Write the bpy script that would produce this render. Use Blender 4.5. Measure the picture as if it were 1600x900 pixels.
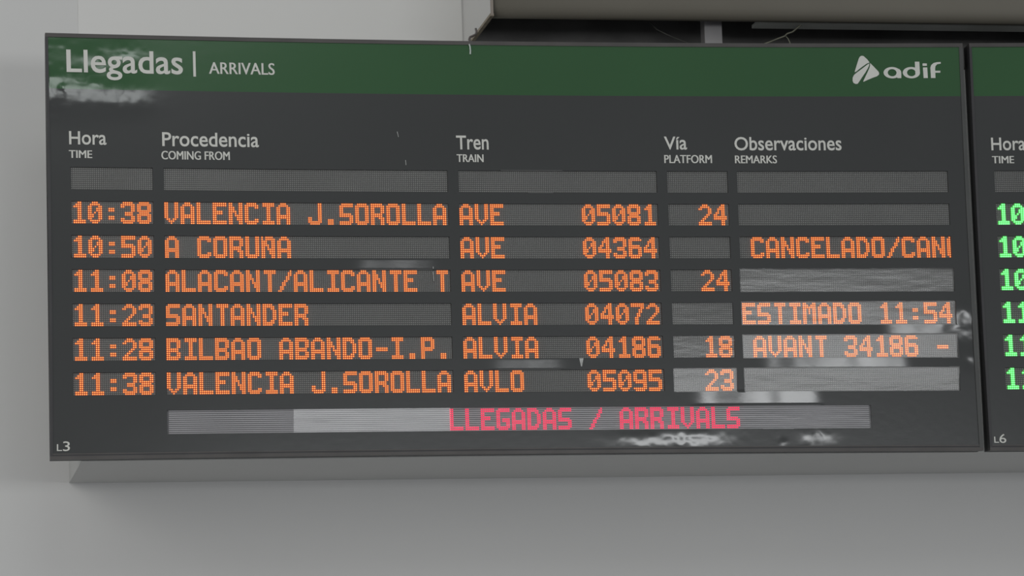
import bpy, math, random
import numpy as np
from mathutils import Matrix, Vector

# ------------------------------------------------------------------ clear
for o in list(bpy.data.objects):
    bpy.data.objects.remove(o)
SC = bpy.context.scene
COL = SC.collection
random.seed(4)

# ------------------------------------------------------------------ place
# The boards hang in a vertical plane.  (u, v, w) are LED pitches of 7 mm:
# u to the right, v downwards, w away from the hall into the wall.
S = 0.007
CAM_UVW = (-108.4057121, 339.0440486, -1744.1852214)
Z0 = 1.6 + S * CAM_UVW[1]
R = [[0.9830262372883332, 0.02991893004188608, -0.181009045154894],
     [-0.0010379547884182792, 0.9875045013105027, 0.1575873806538757],
     [0.18346209268564154, -0.1547246506431378, 0.9707738887252567]]
F_PX = 5487.977


def W3(u, v, w=0.0):
    return (S * u, S * w, Z0 - S * v)


# ------------------------------------------------------------------ camera
cam = bpy.data.cameras.new('camera')
cam.sensor_fit = 'HORIZONTAL'
cam.sensor_width = 36.0
cam.lens = F_PX / 1600.0 * 36.0
cam.clip_end = 200
camo = bpy.data.objects.new('camera', cam)
COL.objects.link(camo)


def dirw(r):            # (u,v,w) direction to world
    return Vector((r[0], r[2], -r[1]))


cx, cy, cz = dirw(R[0]), -dirw(R[1]), -dirw(R[2])
M = Matrix(((cx[0], cy[0], cz[0], 0), (cx[1], cy[1], cz[1], 0), (cx[2], cy[2], cz[2], 0), (0, 0, 0, 1)))
M.translation = Vector(W3(*CAM_UVW))
camo.matrix_world = M
SC.camera = camo

# ------------------------------------------------------------------ world, lights, exposure
SC.view_settings.view_transform = 'Standard'
SC.view_settings.look = 'None'
SC.view_settings.exposure = 0.0
SC.view_settings.gamma = 1.0
SC.view_settings.use_curve_mapping = False
world = bpy.data.worlds.new('world')
SC.world = world
world.use_nodes = True
world.node_tree.nodes['Background'].inputs[0].default_value = (0.93, 0.96, 1.0, 1)
world.node_tree.nodes['Background'].inputs[1].default_value = 0.38


def area(name, loc, target, sx, sy, power, color=(1, 1, 1)):
    l = bpy.data.lights.new(name, 'AREA')
    l.shape = 'RECTANGLE'
    l.size, l.size_y, l.energy, l.color = sx, sy, power, color
    o = bpy.data.objects.new(name, l)
    COL.objects.link(o)
    o.location = loc
    d = Vector(target) - Vector(loc)
    o.rotation_euler = d.to_track_quat('-Z', 'Y').to_euler()
    return o


# skylight of the hall, high on the left in front of the boards
area('skylight', (-5.0, -8.5, 5.3), (1.0, 0.0, 3.0), 6.0, 4.5, 205, (1.0, 0.975, 0.93))
# added light behind the camera, mirrored as glare by the film and cover panes
area('lower_glare_light', (4.9, -14.0, 3.0), (4.9, 0.0, 3.0), 6.4, 1.2, 11.0 * math.pi * 6.4 * 1.2, (0.97, 0.99, 1.0))
# added light, high up, placed so the crumpled top left corner catches glare
area('upper_glare_light', (0.6, -14.0, 9.7), (0.6, 0.0, 6.0), 3.0, 2.8, 4.8 * math.pi * 3.0 * 2.8, (0.95, 1.0, 0.99))


# ------------------------------------------------------------------ materials
def mat(name, color, rough=0.6, spec=0.5, metal=0.0, noise=None, bump=0.0, bscale=200.0, coat=0.0):
    m = bpy.data.materials.new(name)
    m.use_nodes = True
    nt = m.node_tree
    b = nt.nodes['Principled BSDF']
    b.inputs['Base Color'].default_value = (*color, 1)
    b.inputs['Roughness'].default_value = rough
    b.inputs['Specular IOR Level'].default_value = spec
    b.inputs['Metallic'].default_value = metal
    b.inputs['Coat Weight'].default_value = coat
    b.inputs['Coat Roughness'].default_value = 0.1
    if noise or bump:
        tc = nt.nodes.new('ShaderNodeTexCoord')
        n = nt.nodes.new('ShaderNodeTexNoise')
        n.inputs['Scale'].default_value = (noise or (bscale, 0))[0]
        n.inputs['Detail'].default_value = 5
        nt.links.new(tc.outputs['Object'], n.inputs['Vector'])
        if noise:
            r = nt.nodes.new('ShaderNodeValToRGB')
            a = noise[1]
            r.color_ramp.elements[0].position = 0.3
            r.color_ramp.elements[1].position = 0.7
            r.color_ramp.elements[0].color = (*[c * (1 - a) for c in color], 1)
            r.color_ramp.elements[1].color = (*[c * (1 + a) for c in color], 1)
            nt.links.new(n.outputs['Fac'], r.inputs['Fac'])
            nt.links.new(r.outputs['Color'], b.inputs['Base Color'])
        if bump:
            n2 = nt.nodes.new('ShaderNodeTexNoise')
            n2.inputs['Scale'].default_value = bscale
            nt.links.new(tc.outputs['Object'], n2.inputs['Vector'])
            bp = nt.nodes.new('ShaderNodeBump')
            bp.inputs['Strength'].default_value = bump
            bp.inputs['Distance'].default_value = 0.002
            nt.links.new(n2.outputs['Fac'], bp.inputs['Height'])
            nt.links.new(bp.outputs['Normal'], b.inputs['Normal'])
    return m


def emis(name, color, strength):
    m = bpy.data.materials.new(name)
    m.use_nodes = True
    nt = m.node_tree
    b = nt.nodes['Principled BSDF']
    b.inputs['Base Color'].default_value = (0.02, 0.02, 0.02, 1)
    b.inputs['Roughness'].default_value = 0.5
    b.inputs['Emission Color'].default_value = (*color, 1)
    b.inputs['Emission Strength'].default_value = strength
    try:
        m.cycles.emission_sampling = 'NONE'
    except Exception:
        pass
    return m


def cover_material(name, rough, ior):
    m = bpy.data.materials.new(name)
    m.use_nodes = True
    nt = m.node_tree
    nt.nodes.remove(nt.nodes['Principled BSDF'])
    out = nt.nodes['Material Output']
    tr = nt.nodes.new('ShaderNodeBsdfTransparent')
    gl = nt.nodes.new('ShaderNodeBsdfGlossy')
    gl.inputs['Roughness'].default_value = rough
    fr = nt.nodes.new('ShaderNodeFresnel')
    fr.inputs['IOR'].default_value = ior
    tc = nt.nodes.new('ShaderNodeTexCoord')
    mp = nt.nodes.new('ShaderNodeMapping')
    mp.inputs['Scale'].default_value = (3.0, 3.0, 14.0)
    n = nt.nodes.new('ShaderNodeTexNoise')
    n.inputs['Scale'].default_value = 2.0
    n.inputs['Detail'].default_value = 3
    bp = nt.nodes.new('ShaderNodeBump')
    bp.inputs['Strength'].default_value = 0.12
    bp.inputs['Distance'].default_value = 0.004
    mx = nt.nodes.new('ShaderNodeMixShader')
    L = nt.links.new
    L(tc.outputs['Object'], mp.inputs['Vector'])
    L(mp.outputs['Vector'], n.inputs['Vector'])
    L(n.outputs['Fac'], bp.inputs['Height'])
    L(bp.outputs['Normal'], gl.inputs['Normal'])
    L(fr.outputs['Fac'], mx.inputs['Fac'])
    L(tr.outputs['BSDF'], mx.inputs[1])
    L(gl.outputs['BSDF'], mx.inputs[2])
    L(mx.outputs['Shader'], out.inputs['Surface'])
    return m


WALLM = mat('painted_plaster', (0.60, 0.598, 0.585), 0.75, 0.3, noise=(0.7, 0.02), bump=0.05, bscale=60)
PANELM = mat('painted_panel', (0.66, 0.655, 0.635), 0.7, 0.3, noise=(0.8, 0.02))
BOXM = mat('bulkhead_paint', (0.52, 0.52, 0.50), 0.7, 0.3, noise=(1.1, 0.03))
FASCIAM = mat('fascia_paint', (0.150, 0.140, 0.115), 0.6, 0.3, noise=(1.0, 0.08))
EDGEM = mat('raw_edge', (0.30, 0.26, 0.20), 0.7, 0.2, noise=(30, 0.2))
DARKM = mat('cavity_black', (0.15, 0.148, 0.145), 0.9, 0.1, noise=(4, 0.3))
SOFFM = mat('soffit_grey', (0.62, 0.64, 0.60), 0.7, 0.2, noise=(3, 0.15))
POSTM = mat('post_grey', (0.36, 0.35, 0.355), 0.5, 0.4, noise=(9, 0.08))
CABLEM = mat('cable_sheath', (0.17, 0.17, 0.13), 0.6, 0.3, noise=(60, 0.2))
STRAPM = mat('strap_plastic', (0.10, 0.085, 0.08), 0.4, 0.5, noise=(60, 0.2))
CLEARM = mat('clear_strap', (0.42, 0.48, 0.44), 0.3, 0.6, noise=(60, 0.2))
FLOORM = mat('floor_stone', (0.44, 0.44, 0.46), 0.4, 0.5, noise=(1.5, 0.1))
FILMM = mat('grey_film', (0.034, 0.036, 0.035), 0.15, 0.6, noise=(1.2, 0.07), bump=0.06, bscale=35)
GREENM = mat('green_film', (0.019, 0.082, 0.023), 0.15, 0.6, noise=(1.2, 0.07), bump=0.06, bscale=35)
WHITEM = mat('white_print', (0.60, 0.60, 0.555), 0.6, 0.3, noise=(20, 0.03))
FRAMEM = mat('frame_metal', (0.058, 0.053, 0.050), 0.45, 0.5, 0.2, noise=(8, 0.15))
FRAMED = mat('frame_dark', (0.035, 0.034, 0.036), 0.5, 0.4, noise=(8, 0.15))
RAILM = mat('rail_grey', (0.045, 0.047, 0.044), 0.45, 0.5, noise=(8, 0.15))
HOUSEM = mat('housing_black', (0.03, 0.03, 0.03), 0.6, 0.3, noise=(4, 0.2))
TRAYM = mat('tray_grey', (0.110, 0.111, 0.107), 0.6, 0.3, noise=(3, 0.1))
STUDM = mat('led_unlit', (0.29, 0.29, 0.278), 0.45, 0.4, noise=(4, 0.12))
LOUVM = mat('louvre_grey', (0.43, 0.42, 0.435), 0.5, 0.4, noise=(3, 0.1))
LTRAYM = mat('louvre_tray', (0.17, 0.17, 0.175), 0.6, 0.3, noise=(3, 0.1))
SCRM = mat('scuff_white', (0.42, 0.43, 0.41), 0.5, 0.4, noise=(90, 0.2))
COVERM = cover_material('display_cover', 0.14, 1.38)
AMB_C = emis('amber_led_core', (1.0, 0.365, 0.085), 1.55)
AMB_HALO = emis('amber_led_halo', (0.60, 0.035, 0.006), 1.0)  # halo of the amber dots, put in as a glowing ring
RED_C = emis('red_led_core', (1.0, 0.035, 0.12), 1.1)
RED_HALO = emis('red_led_halo', (0.68, 0.004, 0.055), 1.0)  # glow around the red dots, painted as emission
GRN_C = emis('green_led_core', (0.25, 1.0, 0.38), 1.5)
GRN_HALO = emis('green_led_halo', (0.05, 0.72, 0.03), 1.0)  # green halo as emission, wide enough to overlap neighbouring dots


# ------------------------------------------------------------------ mesh helpers
class MB:
    def __init__(self):
        self.v, self.f, self.m = [], [], []

    def add(self, vs, fs, mi=0):
        b = len(self.v)
        self.v += vs
        self.f += [tuple(b + i for i in f) for f in fs]
        self.m += [mi] * len(fs)

    def box(self, u0, u1, v0, v1, w0, w1, mi=0, nu=1):
        us = [u0 + (u1 - u0) * i / nu for i in range(nu + 1)]
        vs = []
        for u in us:
            vs += [(u, v0, w0), (u, v1, w0), (u, v1, w1), (u, v0, w1)]
        fs = [(0, 3, 2, 1), (4 * nu, 4 * nu + 1, 4 * nu + 2, 4 * nu + 3)]
        for i in range(nu):
            a, b = 4 * i, 4 * i + 4
            for k in range(4):
                k2 = (k + 1) % 4
                fs.append((a + k, a + k2, b + k2, b + k))
        self.add(vs, fs, mi)

    def prism(self, pts, w0, w1, mi=0):      # polygon in (u, v)
        n = len(pts)
        vs = [(a, b, w0) for a, b in pts] + [(a, b, w1) for a, b in pts]
        fs = [tuple(range(n)), tuple(range(2 * n - 1, n - 1, -1))]
        fs += [(i, i + n, (i + 1) % n + n, (i + 1) % n) for i in range(n)]
        self.add(vs, fs, mi)

    def build(self, name, mats, parent=None, warp=None, smooth=False):
        if not isinstance(mats, (list, tuple)):
            mats = [mats]
        P = np.array(self.v, dtype=float).reshape(-1, 3)
        if warp is not None:
            P = warp(P)
        X = np.stack([S * P[:, 0], S * P[:, 2], Z0 - S * P[:, 1]], 1)
        if parent is not None:
            r = parent
            while r.parent:
                r = r.parent
            X = X - np.array(r['_o'])
        me = bpy.data.meshes.new(name)
        me.from_pydata(X.tolist(), [], self.f)
        for m in mats:
            me.materials.append(m)
        me.polygons.foreach_set('material_index', self.m)
        if smooth:
            me.polygons.foreach_set('use_smooth', [True] * len(me.polygons))
        me.update()
        o = bpy.data.objects.new(name, me)
        COL.objects.link(o)
        if parent is not None:
            o.parent = parent
        return o


def thing(name, label, cat, loc, group=None):
    o = bpy.data.objects.new(name, None)
    o.empty_display_size = 0.1
    COL.objects.link(o)
    o.location = loc
    o['label'], o['category'] = label, cat
    o['_o'] = [float(c) for c in loc]
    if group:
        o['group'] = group
    return o


def tag(o, label, cat, group=None):
    o['label'], o['category'] = label, cat
    if group:
        o['group'] = group
    return o


def struct(o):
    o['kind'] = 'structure'
    return o


def recalc(o):
    import bmesh
    bm = bmesh.new()
    bm.from_mesh(o.data)
    bmesh.ops.recalc_face_normals(bm, faces=bm.faces)
    bm.to_mesh(o.data)
    bm.free()
    return o


def tube(pts, r, n=8):                      # pts in uvw, radius in u units
    mb = MB()
    P = [Vector(p) for p in pts]
    rings = []
    for i, p in enumerate(P):
        d = (P[min(i + 1, len(P) - 1)] - P[max(i - 1, 0)]).normalized()
        a = d.cross(Vector((0, 0, 1)))
        if a.length < 1e-3:
            a = Vector((1, 0, 0))
        a.normalize()
        b = d.cross(a)
        rings.append([tuple(p + r * (math.cos(2 * math.pi * k / n) * a + math.sin(2 * math.pi * k / n) * b)) for k in range(n)])
    vs = [q for rg in rings for q in rg]
    fs = []
    for i in range(len(P) - 1):
        for k in range(n):
            k2 = (k + 1) % n
            fs.append((i * n + k, i * n + k2, (i + 1) * n + k2, (i + 1) * n + k))
    fs.append(tuple(range(n)))
    fs.append(tuple((len(P) - 1) * n + k for k in range(n)))
    mb.add(vs, fs)
    return mb


# ------------------------------------------------------------------ structure
WD = 115.0            # wall depth behind the board face
VF = Z0 / S           # v of the floor
mb = MB(); mb.box(-700, 1500, -900, VF, WD, WD + 25)
struct(recalc(mb.build('wall_back', WALLM)))
mb = MB(); mb.box(-700, 1500, VF, VF + 20, -2600, WD + 25)
struct(recalc(mb.build('floor', FLOORM)))

# white bulkhead carrying the boards
mb = MB(); mb.box(1.9, 1100, -58, 146.8, 10.0, WD)
b = struct(recalc(mb.build('trim_1', BOXM)))

# raised panel of the wall above the board
mb = MB(); mb.box(9.3, 219.4, -420, -58, WD - 0.6, WD)
struct(recalc(mb.build('trim_2', PANELM)))

# upper bulkhead: fascia with rolled lower lip, end panel, black inside
VB = -89.5
mb = MB()
prof = [(-420, 33.0), (-97.5, 33.0), (-95.0, 33.3), (-92.8, 34.2), (-91.2, 35.6), (-90.2, 37.6), (-89.8, 40.0)]
back = [(v - 1.2 * (1 if i > 1 else 0), w + 1.5) for i, (v, w) in enumerate(prof)]
ring = prof + back[::-1]
n = len(ring)
vs = [(221.5, v, w) for v, w in ring] + [(1100, v, w) for v, w in ring]
fs = [(i, (i + 1) % n, (i + 1) % n + n, i + n) for i in range(n)]
fs += [tuple(range(n)), tuple(range(2 * n - 1, n - 1, -1))]
mb.add(vs, fs)
o = struct(recalc(mb.build('trim_3', FASCIAM, smooth=False)))
for p in o.data.polygons:
    if len(p.vertices) == 4:
        p.use_smooth = True
mb = MB(); mb.box(220.2, 221.5, -420, VB, 32.2, WD - 0.1)
mb.box(220.0, 222.0, VB - 1.2, VB + 0.3, 31.8, WD - 0.3, 1)
mb.box(220.25, 221.7, -420, VB, 31.4, 32.2, 2)
struct(mb.build('trim_4', [PANELM, EDGEM, mat('end_panel_edge', (0.27, 0.235, 0.205), 0.7, 0.2, noise=(20, 0.1))]))
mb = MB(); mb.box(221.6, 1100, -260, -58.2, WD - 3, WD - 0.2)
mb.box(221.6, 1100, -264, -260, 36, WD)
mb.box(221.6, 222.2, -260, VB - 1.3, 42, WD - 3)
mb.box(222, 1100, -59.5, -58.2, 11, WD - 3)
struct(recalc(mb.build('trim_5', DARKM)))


def unp(x, y, w):            # photo position of something hidden in the cavity -> (u, v) at depth w
    Rm = np.array(R)
    d = Rm.T @ np.array([(x - 800) / F_PX, (y - 450) / F_PX, 1.0])
    q = (w - CAM_UVW[2]) / d[2]
    return float(CAM_UVW[0] + q * d[0]), float(CAM_UVW[1] + q * d[1])


# grey soffit board closing part of the cavity
mb = MB(); mb.box(368.5, 1100, VB - 2.6, VB - 0.75, 38.5, 57)
struct(recalc(mb.build('trim_6', SOFFM)))

# ------------------------------------------------------------------ hanger post and cables in the cavity
a = unp(1101, 50, 60); c = unp(1128, 50, 60)
mb = MB()
mb.box(a[0], c[0], -255, -59.6, 60, 61.2)
mb.box(a[0], a[0] + 1.2, -255, -59.6, 61.2, 69)
mb.box(c[0] - 1.2, c[0], -255, -59.6, 61.2, 69)
base = W3((a[0] + c[0]) / 2, -59.6, 64)
o = tag(mb.build('hanger_post', POSTM), 'grey steel channel post in the dark gap above the left board', 'post')


def cable(name, px, w, r, m, label, cat='cable', w1=None):
    pts = []
    for i, (x, y) in enumerate(px):
        ww = w if w1 is None else w + (w1 - w) * i / (len(px) - 1)
        u, v = unp(x, y, ww)
        pts.append((u, v, ww))
    o = tube(pts, r).build(name, m, smooth=True)
    recalc(o)
    return tag(o, label, cat)


cable('cable', [(1170, 84), (1190, 70), (1203, 65.5), (1215, 60.5), (1226, 56.5), (1230, 52.5), (1238, 50), (1243, 46), (1262, 30)], 48, 0.42, CABLEM,
      'pale frayed cable crossing the dark gap right of the grey post')
cable('cable', [(1227, 56), (1231, 60), (1234, 66), (1237, 84)], 48.6, 0.32, CABLEM, 'short cable offshoot hanging down from the frayed cable')
cable('cable', [(1010, 28), (1026, 46), (1040, 53), (1056, 60), (1072, 66), (1100, 84)], 70, 0.35,
      mat('dark_cable', (0.10, 0.10, 0.09), 0.7, 0.2, noise=(50, 0.2)), 'dim cable sloping down left of the grey post')
cable('strap', [(743.5, 45), (744.5, 50), (743, 54), (738, 56.5), (734.5, 58), (733, 62), (736, 66), (740, 69)], 24, 0.62, STRAPM,
      'dark twisted strap at the corner where the bulkhead meets the left board', 'strap', w1=8)

# ------------------------------------------------------------------ board warp (the housing sags and bows a little)
CU = [0.002, 0.0933, 0.0106, -0.0, 0.0, 0.008, -0.0917, 0.6171, 0.0055, 0.1685, 0.0846, -0.0129, 2.9143, 0.0229, -0.0651]
CV = [0.0259, 0.0552, -0.0094, 0.2824, 0.0026, -0.132, 0.1458, 0.0398, -0.0061, -0.5893, 1.3345, 0.0107, 0.0059, -0.0303, -0.0003]


def warp(P):
    P = P.copy()
    uc = np.minimum(P[:, 0], 510.0)
    a = (uc - 227) / 240
    b = (P[:, 1] - 40) / 110
    q = 0
    du = np.zeros(len(P)); dv = np.zeros(len(P))
    for i in range(5):
        for j in range(5 - i):
            t = a ** i * b ** j
            du += CU[q] * t
            dv += CV[q] * t
            q += 1
    P[:, 0] += du
    P[:, 1] += dv
    return P


# ------------------------------------------------------------------ LED font, 7 x 11
GL = {}


def g(ch, rows):
    GL[ch] = rows.split()


g('A', '..###.. .#####. ##...## ##...## ##...## ##...## ####### ####### ##...## ##...## ##...##')
g('B', '######. ####### ##...## ##...## ##...## ######. ######. ##...## ##...## ####### ######.')
g('C', '.#####. ####### ##...## ##..... ##..... ##..... ##..... ##..... ##...## ####### .#####.')
g('D', '#####.. ######. ##..##. ##...## ##...## ##...## ##...## ##...## ##..##. ######. #####..')
g('E', '####### ####### ##..... ##..... #####.. #####.. ##..... ##..... ##..... ####### #######')
g('G', '.###### ####### ##..... ##..... ##..... ##.#### ##.#### ##...## ##...## ####### .#####.')
g('I', '.###### .###### ...##.. ...##.. ...##.. ...##.. ...##.. ...##.. ...##.. .###### .######')
g('J', '.....## .....## .....## .....## .....## .....## .....## ##...## ##...## ####### .#####.')
g('L', '##..... ##..... ##..... ##..... ##..... ##..... ##..... ##..... ##..... ####### #######')
g('M', '##...## ###.### ####### ##.#.## ##.#.## ##.#.## ##...## ##...## ##...## ##...## ##...##')
g('N', '##...## ##...## ###..## ###..## ####.## ##.#.## ##.#### ##..### ##..### ##...## ##...##')
g('Ñ', '#.####. #.##### ###..## ###..## ####.## ##.#.## ##.#### ##..### ##..### ##...## ##...##')
g('O', '.#####. ####### ##...## ##...## ##...## ##...## ##...## ##...## ##...## ####### .#####.')
g('P', '######. ####### ##...## ##...## ##...## ####### ######. ##..... ##..... ##..... ##.....')
g('R', '######. ####### ##...## ##...## ##...## ######. ######. ##..### ##...## ##...## ##...##')
g('S', '.###### ####### ##..... ##..... ##..... ######. ####### .....## .....## ####### ######.')
g('T', '.###### .###### ...##.. ...##.. ...##.. ...##.. ...##.. ...##.. ...##.. ...##.. ...##..')
g('U', '##...## ##...## ##...## ##...## ##...## ##...## ##...## ##...## ##...## ####### .#####.')
g('V', '##...## ##...## ##...## ##...## ##...## ##...## ##...## ##...## .##.##. ..###.. ...#...')
g('0', '..###.. .#####. ##...## ##..### ##..### ##.#.## ###..## ###..## ##...## .#####. ..###..')
g('1', '...##.. ..###.. .####.. ...##.. ...##.. ...##.. ...##.. ...##.. ...##.. .###### .######')
g('2', '..###.. .#####. ##...## .....## .....## ....##. ...##.. ..##... .##.... ####### #######')
g('3', '.#####. ####### ##...## .....## .....## ..####. ..####. .....## ##...## ####### .#####.')
g('4', '....##. ...###. ..####. ..#.##. .##.##. ##..##. ####### ####### ....##. ....##. ....##.')
g('5', '####### ####### ##..... ##..... ######. ####### .....## .....## .....## ####### ######.')
g('6', '.#####. ####### ##..... ##..... ######. ####### ##...## ##...## ##...## ####### .#####.')
g('7', '####### ####### .....## ....##. ....##. ...##.. ...##.. ..##... ..##... ..##... ..##...')
g('8', '.#####. ####### ##...## ##...## ####### .#####. ####### ##...## ##...## ####### .#####.')
g('9', '.#####. ####### ##...## ##...## ##...## ####### .###### .....## .....## ####### .#####.')
g(':', '....... ....... ....... ..###.. ..###.. ....... ....... ..###.. ..###.. ....... .......')
g('.', '....... ....... ....... ....... ....... ....... ....... ....... ..###.. ..###.. ..###..')
g('-', '....... ....... ....... ....... ....... .###### .###### ....... ....... ....... .......')
g('/', '......# .....## .....## ....##. ....##. ...##.. ..##... ..##... .##.... .##.... ##.....')

RP = 17.211      # row pitch
RH = 11.187      # LED area height
PV = RH / 11.0
OCT = [(math.cos(math.pi / 8 + k * math.pi / 4), math.sin(math.pi / 8 + k * math.pi / 4)) for k in range(8)]


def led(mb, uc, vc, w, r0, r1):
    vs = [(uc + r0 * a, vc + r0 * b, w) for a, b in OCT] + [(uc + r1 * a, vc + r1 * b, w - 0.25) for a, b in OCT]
    mb.add(vs, [(k, (k + 1) % 8, (k + 1) % 8 + 8, k + 8) for k in range(8)], 1)  # outer ring glows in place of the light spilling around the dot
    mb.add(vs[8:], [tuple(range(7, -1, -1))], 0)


WPL = 1.45        # depth of the LED plate


def display(parent, u0, v0, ncol, text='', tcol=0, mats=(AMB_C, AMB_HALO), mu=0.1, mv=0.05, tilt=0.0,
            studs=True, r0=0.52, r1=0.335, louvre=False, clip=None, panes=None, label=None):
    """one recessed display: tray, unlit LED grid, lit characters, cover pane"""
    W = ncol * 1.0
    mb = MB()
    nu = max(1, int(W / 12))
    a0, a1, b0, b1 = u0 - mu, u0 + W + mu, v0 - mv, v0 + RH + mv
    mb.box(a0, a1, b0, b1, WPL, WPL + 0.6, 0, nu)
    for (p, q, r, s_) in ((a0 - 0.3, a1 + 0.3, b0 - 0.3, b0), (a0 - 0.3, a1 + 0.3, b1, b1 + 0.3)):
        mb.box(p, q, r, s_, 0.05, WPL + 0.6, 0, nu)
    mb.box(a0 - 0.3, a0, b0, b1, 0.05, WPL + 0.6)
    mb.box(a1, a1 + 0.3, b0, b1, 0.05, WPL + 0.6)
    tray = mb.build('led_display', LTRAYM if louvre else TRAYM, parent, warp)
    if label:
        tray['label'] = label
    lit = set()
    chars = []
    c0 = tcol
    for ch in text:
        if ch != ' ':
            dots = []
            for r, row in enumerate(GL[ch]):
                for k, x in enumerate(row):
                    if x == '#' and c0 + k < (clip or ncol):
                        dots.append((c0 + k, r))
            if dots:
                chars.append(dots)
                lit.update(dots)
        c0 += 8
    if studs:
        mb = MB()
        h = 0.33
        if louvre:
            for r in range(12):
                vc = v0 + (r) * RH / 11.0
                mb.box(u0, u0 + W, vc - 0.27, vc + 0.27, WPL - 0.35, WPL - 0.02, 0, nu)
            nm = 'louvre'
        else:
            for c in range(ncol):
                for r in range(11):
                    if (c, r) in lit:
                        continue
                    x, y = u0 + c + 0.5, v0 + (r + 0.5) * PV
                    t = 0.26
                    vs = [(x - h, y - h, WPL), (x + h, y - h, WPL), (x + h, y + h, WPL), (x - h, y + h, WPL),
                          (x - t, y - t, WPL - 0.3), (x + t, y - t, WPL - 0.3), (x + t, y + t, WPL - 0.3), (x - t, y + t, WPL - 0.3)]
                    mb.add(vs, [(4, 5, 6, 7), (0, 1, 5, 4), (1, 2, 6, 5), (2, 3, 7, 6), (3, 0, 4, 7)])
            nm = 'led_grid'
        gr = mb.build(nm, LOUVM if louvre else STUDM, tray, warp)
        gr['kind'] = 'stuff'
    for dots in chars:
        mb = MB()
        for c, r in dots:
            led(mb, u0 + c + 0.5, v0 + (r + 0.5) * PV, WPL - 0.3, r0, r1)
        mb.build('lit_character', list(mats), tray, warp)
    # cover pane(s): tilted a little, each one as it sits in its slot
    for (p, q, tl) in (panes or [(a0 + 0.02, a1 - 0.02, tilt)]):
        mb = MB()
        vc = (b0 + b1) / 2
        hh = (b1 - b0) / 2 - 0.02
        dz = hh * math.tan(math.radians(tl))
        wc = 0.5
        m_ = max(1, int((q - p) / 12))
        us = [p + (q - p) * i / m_ for i in range(m_ + 1)]
        vs = []
        for u in us:
            vs += [(u, vc - hh, wc - dz), (u, vc + hh, wc + dz)]
        mb.add(vs, [(2 * i, 2 * i + 1, 2 * i + 3, 2 * i + 2) for i in range(m_)])
        mb.build('cover_pane', COVERM, tray, warp)
    return tray


# ------------------------------------------------------------------ printed film with its wrinkles
def vnoise(x, y, seed):
    rs = np.random.RandomState(seed)
    T = rs.rand(64, 64)
    xi = np.floor(x).astype(int); yi = np.floor(y).astype(int)
    fx = x - xi; fy = y - yi
    fx = fx * fx * (3 - 2 * fx); fy = fy * fy * (3 - 2 * fy)
    a = T[xi % 64, yi % 64]; b = T[(xi + 1) % 64, yi % 64]
    c = T[xi % 64, (yi + 1) % 64]; d = T[(xi + 1) % 64, (yi + 1) % 64]
    return (a * (1 - fx) + b * fx) * (1 - fy) + (c * (1 - fx) + d * fx) * fy - 0.5


def sm(x, a, b):
    t = np.clip((x - a) / (b - a), 0, 1)
    return t * t * (3 - 2 * t)


def rect_mask(u, v, u0, u1, v0, v1, fu=3.0, fv=1.0):
    return sm(u, u0, u0 + fu) * (1 - sm(u, u1 - fu, u1)) * sm(v, v0, v0 + fv) * (1 - sm(v, v1 - fv, v1))


def blob(u, v, cu, cv, ru, rv):
    return np.exp(-(((u - cu) / ru) ** 2 + ((v - cv) / rv) ** 2))


# (u0,u1,v0,v1, tilt in degrees; top edge leaning out)
STRIPS = [(137, 186, 45.9, 51.3, 4.0, 3.7), (206, 250, 97.4, 102.9, 2.2, 2.9), (347, 432, 97.4, 102.9, 2.0, 4.2),
          (412, 455, 80.4, 85.6, 3.1, 4.8), (310, 384, 114.9, 121.5, 2.4, 3.4)]
# crumpled places: (u, v, ru, rv, amplitude, mean slope in v)
CRUMPLE = [(0, -40, 20, 10, 0.09, -0.075), (27, -36.5, 14, 7, 0.06, -0.06), (12, -52, 14, 7, 0.07, -0.055), (-7, -40, 5, 9, 0.2, -0.03),
           (-6, -62, 8, 4, 0.14, 0.03), (24, -58, 13, 5, 0.10, -0.05),
           (458, 80, 9, 12, 0.09, 0.085), (461, 98, 3, 4, 0.13, 0.06),
           (314, 139.3, 19, 6, 0.085, 0.057), (285, 140, 16, 4, 0.06, 0.03), (379, 139, 8, 5.5, 0.10, 0.06), (360, 140.5, 2.2, 2.2, 0.2, 0.0)]


def film_w(u, v):
    w = 0.06 * vnoise(u / 60.0 + 3, v / 45.0 + 5, 2) * 2 + 0.0
    for (a, b, c, d, t0, t1) in STRIPS:
        m = rect_mask(u, v, a, b, c - 0.6, d + 0.6, 9.0, 0.7)
        t = t0 + (t1 - t0) * np.clip((u - a) / (b - a), 0, 1) + 1.6 * vnoise(u / 7.0, v * 0 + c, 3)
        w = w + m * np.tan(np.radians(t)) * (v - (c + d) / 2)
    for (cu, cv, ru, rv, am, gv) in CRUMPLE:
        m = blob(u, v, cu, cv, ru, rv)
        nz = 2.2 * vnoise(u / 9.0 + 7, v / 6.5 + 1, 5) + 0.8 * vnoise(u / 3.1 + 7, v / 2.7 + 1, 5)
        rid = np.maximum(0, 0.12 - np.abs(vnoise(u / 6.0 + 2, v / 5.0 + 9, 8))) * 2.5
        w = w + m * am * (1.3 * nz + 0.8 * rid) + m * gv * (v - cv) * 1.0
    return w


def lines(lo, hi, edges, step):
    e = sorted(set([lo, hi] + [x for x in edges if lo < x < hi]))
    out = []
    for a, b in zip(e[:-1], e[1:]):
        st = step((a + b) / 2)
        n = max(1, int(math.ceil((b - a) / st)))
        out += [a + (b - a) * i / n for i in range(n)]
    return out + [hi]


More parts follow.
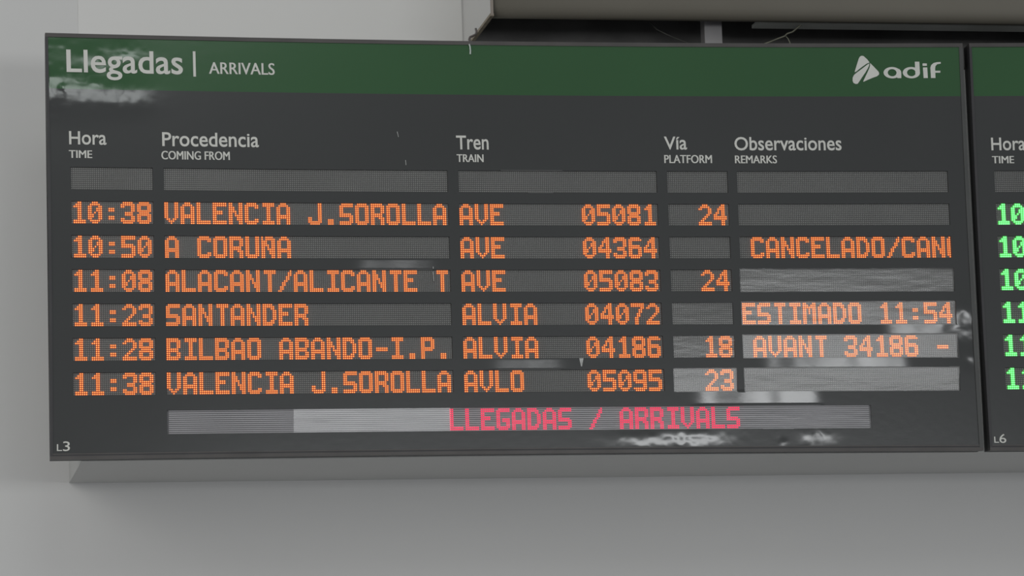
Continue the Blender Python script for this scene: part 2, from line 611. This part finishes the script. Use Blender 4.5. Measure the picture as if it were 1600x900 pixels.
def film(name, m, parent, u0, u1, v0, v1, holes, off=0.0, fine=True, crumple=True):
    fe = [1.5 * k for k in range(-10, 35)] + [1.5 * k for k in range(186, 312)] + [12 * k for k in range(-2, 90)]
    su = (lambda x: 0.6 if (x - off < 45 or 268 < x - off < 395 or x - off > 446) else 3.0) if fine else (lambda x: 8.0)
    sv = (lambda x: 0.55) if fine else (lambda x: 6.0)
    ue = [x for h in holes for x in (h[0], h[1])] + ([off + x for x in fe] if fine else [])
    ve = [x for h in holes for x in (h[2], h[3])]
    us = np.array(lines(u0, u1, ue, su)); vs = np.array(lines(v0, v1, ve, sv))
    U, V = np.meshgrid(us, vs, indexing='ij')
    Wd = film_w(U - off, V) if crumple else np.zeros_like(U)
    P = np.stack([U.ravel(), V.ravel(), Wd.ravel()], 1)
    nu, nv = len(us), len(vs)
    keep = np.ones((nu - 1, nv - 1), bool)
    uc = (us[:-1] + us[1:]) / 2; vc = (vs[:-1] + vs[1:]) / 2
    for h in holes:
        keep[np.ix_((uc > h[0]) & (uc < h[1]), (vc > h[2]) & (vc < h[3]))] = False
    I, J = np.nonzero(keep)
    a = I * nv + J
    F = np.stack([a, a + 1, a + nv + 1, a + nv], 1)
    used = np.unique(F)
    mp = -np.ones(len(P), int); mp[used] = np.arange(len(used))
    mb = MB()
    mb.v = [tuple(x) for x in P[used].tolist()]
    mb.f = [tuple(x) for x in mp[F].tolist()]
    mb.m = [0] * len(mb.f)
    return mb.build(name, m, parent, warp, smooth=True)


# ------------------------------------------------------------------ lettering
def text_mesh(s, offset):
    c = bpy.data.curves.new('lettering', 'FONT')
    c.body = s
    c.size = 1.0
    c.offset = offset
    c.extrude = 0.0
    c.resolution_u = 4
    o = bpy.data.objects.new('lettering', c)
    COL.objects.link(o)
    dg = bpy.context.evaluated_depsgraph_get()
    dg.update()
    me = bpy.data.meshes.new_from_object(o.evaluated_get(dg))
    P = np.zeros(len(me.vertices) * 3)
    me.vertices.foreach_get('co', P)
    P = P.reshape(-1, 3)
    F = [tuple(p.vertices) for p in me.polygons]
    bpy.data.objects.remove(o)
    bpy.data.curves.remove(c)
    bpy.data.meshes.remove(me)
    return P, F


_cap = {}


def lettering(parent, s, u0, u1, vbase, vcap, offset=0.012, wofs=-0.22):
    if not _cap:
        _cap['H'] = text_mesh('H', 0)[0][:, 1].max()
        _cap['x'] = text_mesh('x', 0)[0][:, 1].max()
        _cap['l'] = text_mesh('l', 0)[0][:, 1].max()
    cap, xh, asc = _cap['H'], _cap['x'], _cap['l']
    full, _ = text_mesh(s, offset)
    x0, x1 = full[:, 0].min(), full[:, 0].max()
    groups = [(s, False)]
    if len(s) > 1 and s[1:].islower():
        groups = [(s[0], False), (s[1:], True)]
    mb = MB()
    for k, (g_, low) in enumerate(groups):
        P, F = text_mesh(g_, offset)
        X, Y = P[:, 0].copy(), P[:, 1].copy()
        if low:
            X += x1 - X.max()
            Y = np.where(Y < 0, Y, np.where(Y < xh, Y / xh * 0.735 * cap, 0.735 * cap + (Y - xh) / (asc - xh) * 0.275 * cap))
        elif len(groups) > 1:
            X += x0 - X.min()
        U = u0 + (X - x0) / (x1 - x0) * (u1 - u0)
        V = vbase + Y / cap * (vcap - vbase)
        for q, sh in enumerate((0.0, -0.13, 0.13) if s.isupper() and len(s) > 1 else (0.0,)):
            mb.add([(float(a) + sh, float(b_), wofs + 0.004 * q) for a, b_ in zip(U, V)], F)
    return mb.build('lettering', WHITEM, parent, warp)


# ------------------------------------------------------------------ boards
COLS = [(0.0, 40), (45.41, 144), (195.14, 104), (304.78, 32), (341.83, 112)]
V_TOP, V_BOT, V_HD = -67.65, 145.9, -39.62


def make_board(name, label, off, uL, uR, full):
    t = thing(name, label, 'sign', W3((uL + uR) / 2, V_BOT, 5), 'arrival boards hung side by side')
    # housing: five sides of a shallow case
    mb = MB()
    nu = 24
    mb.box(uL + 0.3, uR - 0.3, V_TOP + 0.3, V_BOT - 0.3, 3.6, 9.9, 0, nu)
    mb.build('housing', HOUSEM, t, warp)
    # frame rails
    for nm, bx in (('frame_rail', (uL, uR, V_TOP, V_TOP + 2.0)), ('frame_rail', (uL, uR, V_BOT - 1.5, V_BOT))):
        mb = MB()
        mb.box(bx[0], bx[1], bx[2], bx[3], -0.55, 3.6, 0, nu)
        if bx[2] > 0:
            mb.box(bx[0], bx[1], bx[2] - 0.75, bx[2], -0.25, 3.6, 1, nu)
            mb.box(bx[0] + 1, bx[1] - 1, bx[2] - 1.3, bx[2] - 0.75, -0.45, 3.0, 0, nu)
        else:
            mb.box(bx[0], bx[1], bx[3] - 0.5, bx[3], -0.3, 3.6, 1, nu)
        mb.build(nm, [FRAMEM, FRAMED], t, warp)
    for (a, b_) in ((uL, uL + 1.3), (uR - 2.0, uR)):
        mb = MB()
        ys = [V_TOP + 2.0 + (V_BOT - 1.5 - V_TOP - 2.0) * i / 12 for i in range(13)]
        for y0, y1 in zip(ys[:-1], ys[1:]):
            mb.box(a, b_, y0, y1, -0.5, 3.6)
        mb.build('frame_rail', FRAMED if a < uL + 1 else RAILM, t, warp)
    # holes for the displays
    holes = []

    def slot(c, r):
        wide = (c == 4 and r >= 3) or (c == 3 and r == 6)
        return (0.75, 0.55) if wide else (0.12, 0.06)
    for c, (u0, nc) in enumerate(COLS):
        for r in range(7):
            mu, mv = slot(c, r)
            holes.append((off + u0 - mu, off + u0 + nc + mu, r * RP - mv, r * RP + RH + mv))
    tk = (46.2, 360, 122.6)
    holes.append((off + tk[0] - 0.9, off + tk[0] + tk[1] + 0.9, tk[2] - 0.3, tk[2] + RH + 0.3))
    fm = film('face_film', FILMM, t, uL + 1.3, uR - 2.0, V_HD, V_BOT - 2.2, holes, off, fine=full, crumple=full)
    hd = film('header_strip', GREENM, t, uL + 1.3, uR - 2.0, V_TOP + 2.0, V_HD, [], off, fine=full, crumple=full)
    hd['label'] = 'green strip along the top of the board'
    return t, slot, fm, hd, tk


TXT = [['', '', '', '', ''],
       ['10:38', 'VALENCIA J.SOROLLA', 'AVE     05081', '  24', ''],
       ['10:50', 'A CORUÑA', 'AVE     04364', '', 'CANCELADO/CANC'],
       ['11:08', 'ALACANT/ALICANTE T', 'AVE     05083', '  24', ''],
       ['11:23', 'SANTANDER', 'ALVIA   04072', '', 'ESTIMADO 11:54'],
       ['11:28', 'BILBAO ABANDO-I.P.', 'ALVIA   04186', '  18', 'AVANT 34186 -'],
       ['11:38', 'VALENCIA J.SOROLLA', 'AVLO    05095', '  23', '']]
TC = {(2, 4): 6, (5, 4): 5}
TILT = {(3, 4): 4.2, (4, 4): 4.3, (5, 4): 4.6, (6, 4): 4.8, (5, 3): 3.1, (6, 3): 3.7, (4, 3): 2.9}

t1, slot, fm, hd, tk = make_board('arrivals_board', 'dark grey arrivals board with amber characters, marked L3 at its lower left corner', 0.0, -11.11, 464.67, True)
for r in range(7):
    for c, (u0, nc) in enumerate(COLS):
        mu, mv = slot(c, r)
        tx = TXT[r][c]
        display(t1, u0, r * RP, nc, tx, TC.get((r, c), 0), mu=mu, mv=mv, tilt=TILT.get((r, c), -1.0 - 0.25 * ((r * 3 + c) % 3)),
                clip=None, label=('unlit display window' if not tx else None))
display(t1, tk[0], tk[2], tk[1], 'LLEGADAS / ARRIVALS', 141, (RED_C, RED_HALO), mu=0.9, mv=0.3, louvre=True, r0=0.56, r1=0.33,
        panes=[(tk[0] - 0.8, 108.0, -1.0), (108.0, 187.5, 4.0), (187.5, tk[0] + tk[1] + 0.8, 1.1)], label='long ticker window with crimson characters')

for s, a, b, v0, v1, of in [('Llegadas', -1.09, 56.07, -48.26, -59.29, 0.012), ('ARRIVALS', 69.19, 102.05, -48.65, -54.56, 0.0)]:
    lettering(hd, s, a, b, v0, v1, of)
mb = MB(); mb.box(61.2, 62.5, -59.98, -47.02, -0.3, -0.1)
mb.build('divider_bar', WHITEM, hd, warp)
HEAD = [('Hora', -0.54, 17.62, -11.51, -17.99, 0.012), ('TIME', -0.66, 10.43, -4.56, -8.44, 0.0),
        ('Procedencia', 44.99, 93.24, -11.29, -18.14, 0.012), ('COMING FROM', 44.54, 78.38, -4.43, -8.67, 0.0),
        ('Tren', 194.38, 211.26, -11.08, -18.08, 0.012), ('TRAIN', 194.52, 208.30, -4.41, -8.41, 0.0),
        ('Vía', 303.66, 315.77, -11.52, -18.09, 0.012), ('PLATFORM', 303.57, 328.67, -4.27, -8.48, 0.0),
        ('Observaciones', 340.99, 397.95, -11.14, -17.89, 0.012), ('REMARKS', 341.07, 363.17, -4.21, -8.27, 0.0),
        ('L', -7.89, -5.44, 141.75, 138.45, 0.004), ('3', -4.99, -1.68, 141.8, 137.2, 0.004)]
for s, a, b, v0, v1, of in HEAD:
    lettering(fm, s, a, b, v0, v1, of)

# emblem and word on the header
LU, LV, LK, LKV = 400.41, -67.32, 0.03836, 0.03828


def lg(x, y):
    return (LU + x * LK, LV + y * LKV)


mb = MB()
for poly in ([(262, 162), (240, 175), (225, 200), (165, 370), (162, 390), (185, 378), (260, 320), (330, 272), (372, 255), (345, 215), (300, 172), (285, 163)],
             [(368, 268), (335, 288), (270, 337), (190, 394), (150, 427), (130, 465), (127, 510), (140, 540), (170, 553), (195, 550), (215, 525), (260, 460), (310, 392), (345, 335), (364, 298)],
             [(380, 262), (440, 325), (490, 380), (500, 402), (495, 425), (470, 445), (400, 470), (340, 495), (280, 522), (273, 516), (303, 460), (340, 388), (366, 335), (378, 300)]):
    mb.prism([lg(*q) for q in poly], -0.32, -0.12)
recalc(mb.build('emblem', WHITEM, hd, warp))
mb = MB()


def ring(cx_, cy_, rx, ry, ix, iy, n=28):
    vs = []
    for k in range(n):
        a = 2 * math.pi * k / n
        u, v = lg(cx_ + rx * math.cos(a), cy_ + ry * math.sin(a))
        u2, v2 = lg(cx_ + ix * math.cos(a), cy_ + iy * math.sin(a))
        vs += [(u, v, -0.3), (u2, v2, -0.3)]
    mb.add(vs, [(2 * k, 2 * k + 1, (2 * k + 3) % (2 * n), (2 * k + 2) % (2 * n)) for k in range(n)])


ring(681, 397, 120, 79, 61, 50)
ring(948, 397, 120, 79, 60, 50)
for poly in ([(735, 340), (780, 345), (804, 372), (808, 400), (805, 472), (752, 472), (742, 440), (745, 400)],
             [(1003, 245), (1065, 245), (1067, 395), (1050, 425), (1010, 445), (1003, 400)],
             [(1112, 325), (1172, 325), (1174, 472), (1116, 472)], [(1108, 272), (1120, 268), (1168, 270), (1168, 302), (1110, 304)]):
    mb.prism([lg(*q) for q in poly], -0.31, -0.12)
fpts = [(1218, 472), (1215, 330), (1228, 292), (1262, 264), (1310, 252), (1362, 250), (1362, 272), (1310, 282), (1286, 308), (1280, 345), (1280, 372), (1352, 372), (1350, 398), (1280, 398), (1280, 472)]
for quad in ([0, 1, 9, 10], [1, 2, 8, 9], [2, 3, 7, 8], [3, 4, 7], [4, 5, 6, 7], [10, 11, 12, 13], [0, 10, 13, 14]):
    mb.prism([lg(*fpts[i]) for i in quad], -0.31, -0.12)
recalc(mb.build('lettering', WHITEM, hd, warp))


# scuffs, nicks and the clear strap end on the film
def scuff(pts, r, parent):
    recalc(tube([(a, b, -0.12) for a, b in pts], r, 5).build('scuff', SCRM, parent, warp))


scuff([(164.0, -20.0), (164.6, -17.2)], 0.16, fm)
scuff([(167.9, -5.2), (168.1, -2.6)], 0.16, fm)
scuff([(180.6, 50.0), (180.7, 51.0)], 0.25, fm)
scuff([(180.5, 52.5), (180.8, 57.5)], 0.2, fm)
mb = MB(); mb.prism([(255.0, 97.4), (257.2, 97.4), (256.3, 101.6), (255.8, 101.6)], -0.2, -0.05)
recalc(mb.build('scuff', SCRM, fm, warp))
recalc(tube([(202.6, -66.0, -0.9), (203.0, -64.6, -0.8), (203.2, -62.6, -0.6), (203.1, -60.8, -0.4)], 0.42, 8).build('strap_end', CLEARM, hd, warp))

# right board, of which the photo shows the left edge
OFF = 478.7
t2, slot2, fm2, hd2, tk2 = make_board('arrivals_board', 'arrivals board with bright green characters at the right edge, marked L6', OFF, 468.13, 468.13 + 475.8, False)
GT = ['', '10', '10', '10', '11', '11', '11']
for r in range(7):
    for c, (u0, nc) in enumerate(COLS):
        mu, mv = slot2(c, r)
        display(t2, OFF + u0, r * RP, nc, GT[r] if c == 0 else '', 0, (GRN_C, GRN_HALO), mu=mu, mv=mv, tilt=-1.0,
                studs=(c < 2), r0=0.68, r1=0.42, label=None if (c == 0 and r) else 'unlit display window')
display(t2, OFF + tk2[0], tk2[2], tk2[1], '', 0, mu=0.9, mv=0.3, louvre=True, tilt=-1.0, label='long unlit ticker window')
for s, a, b, v0, v1, of in [('Hora', 477.57, 495.67, -10.9, -17.4, 0.012), ('TIME', 477.76, 489.2, -3.9, -7.7, 0.0),
                            ('L', 470.6, 473.05, 142.0, 138.9, 0.004), ('6', 473.3, 476.9, 142.1, 137.6, 0.004)]:
    lettering(fm2, s, a, b, v0, v1, of)

for o in bpy.data.objects:
    if '_o' in o:
        del o['_o']
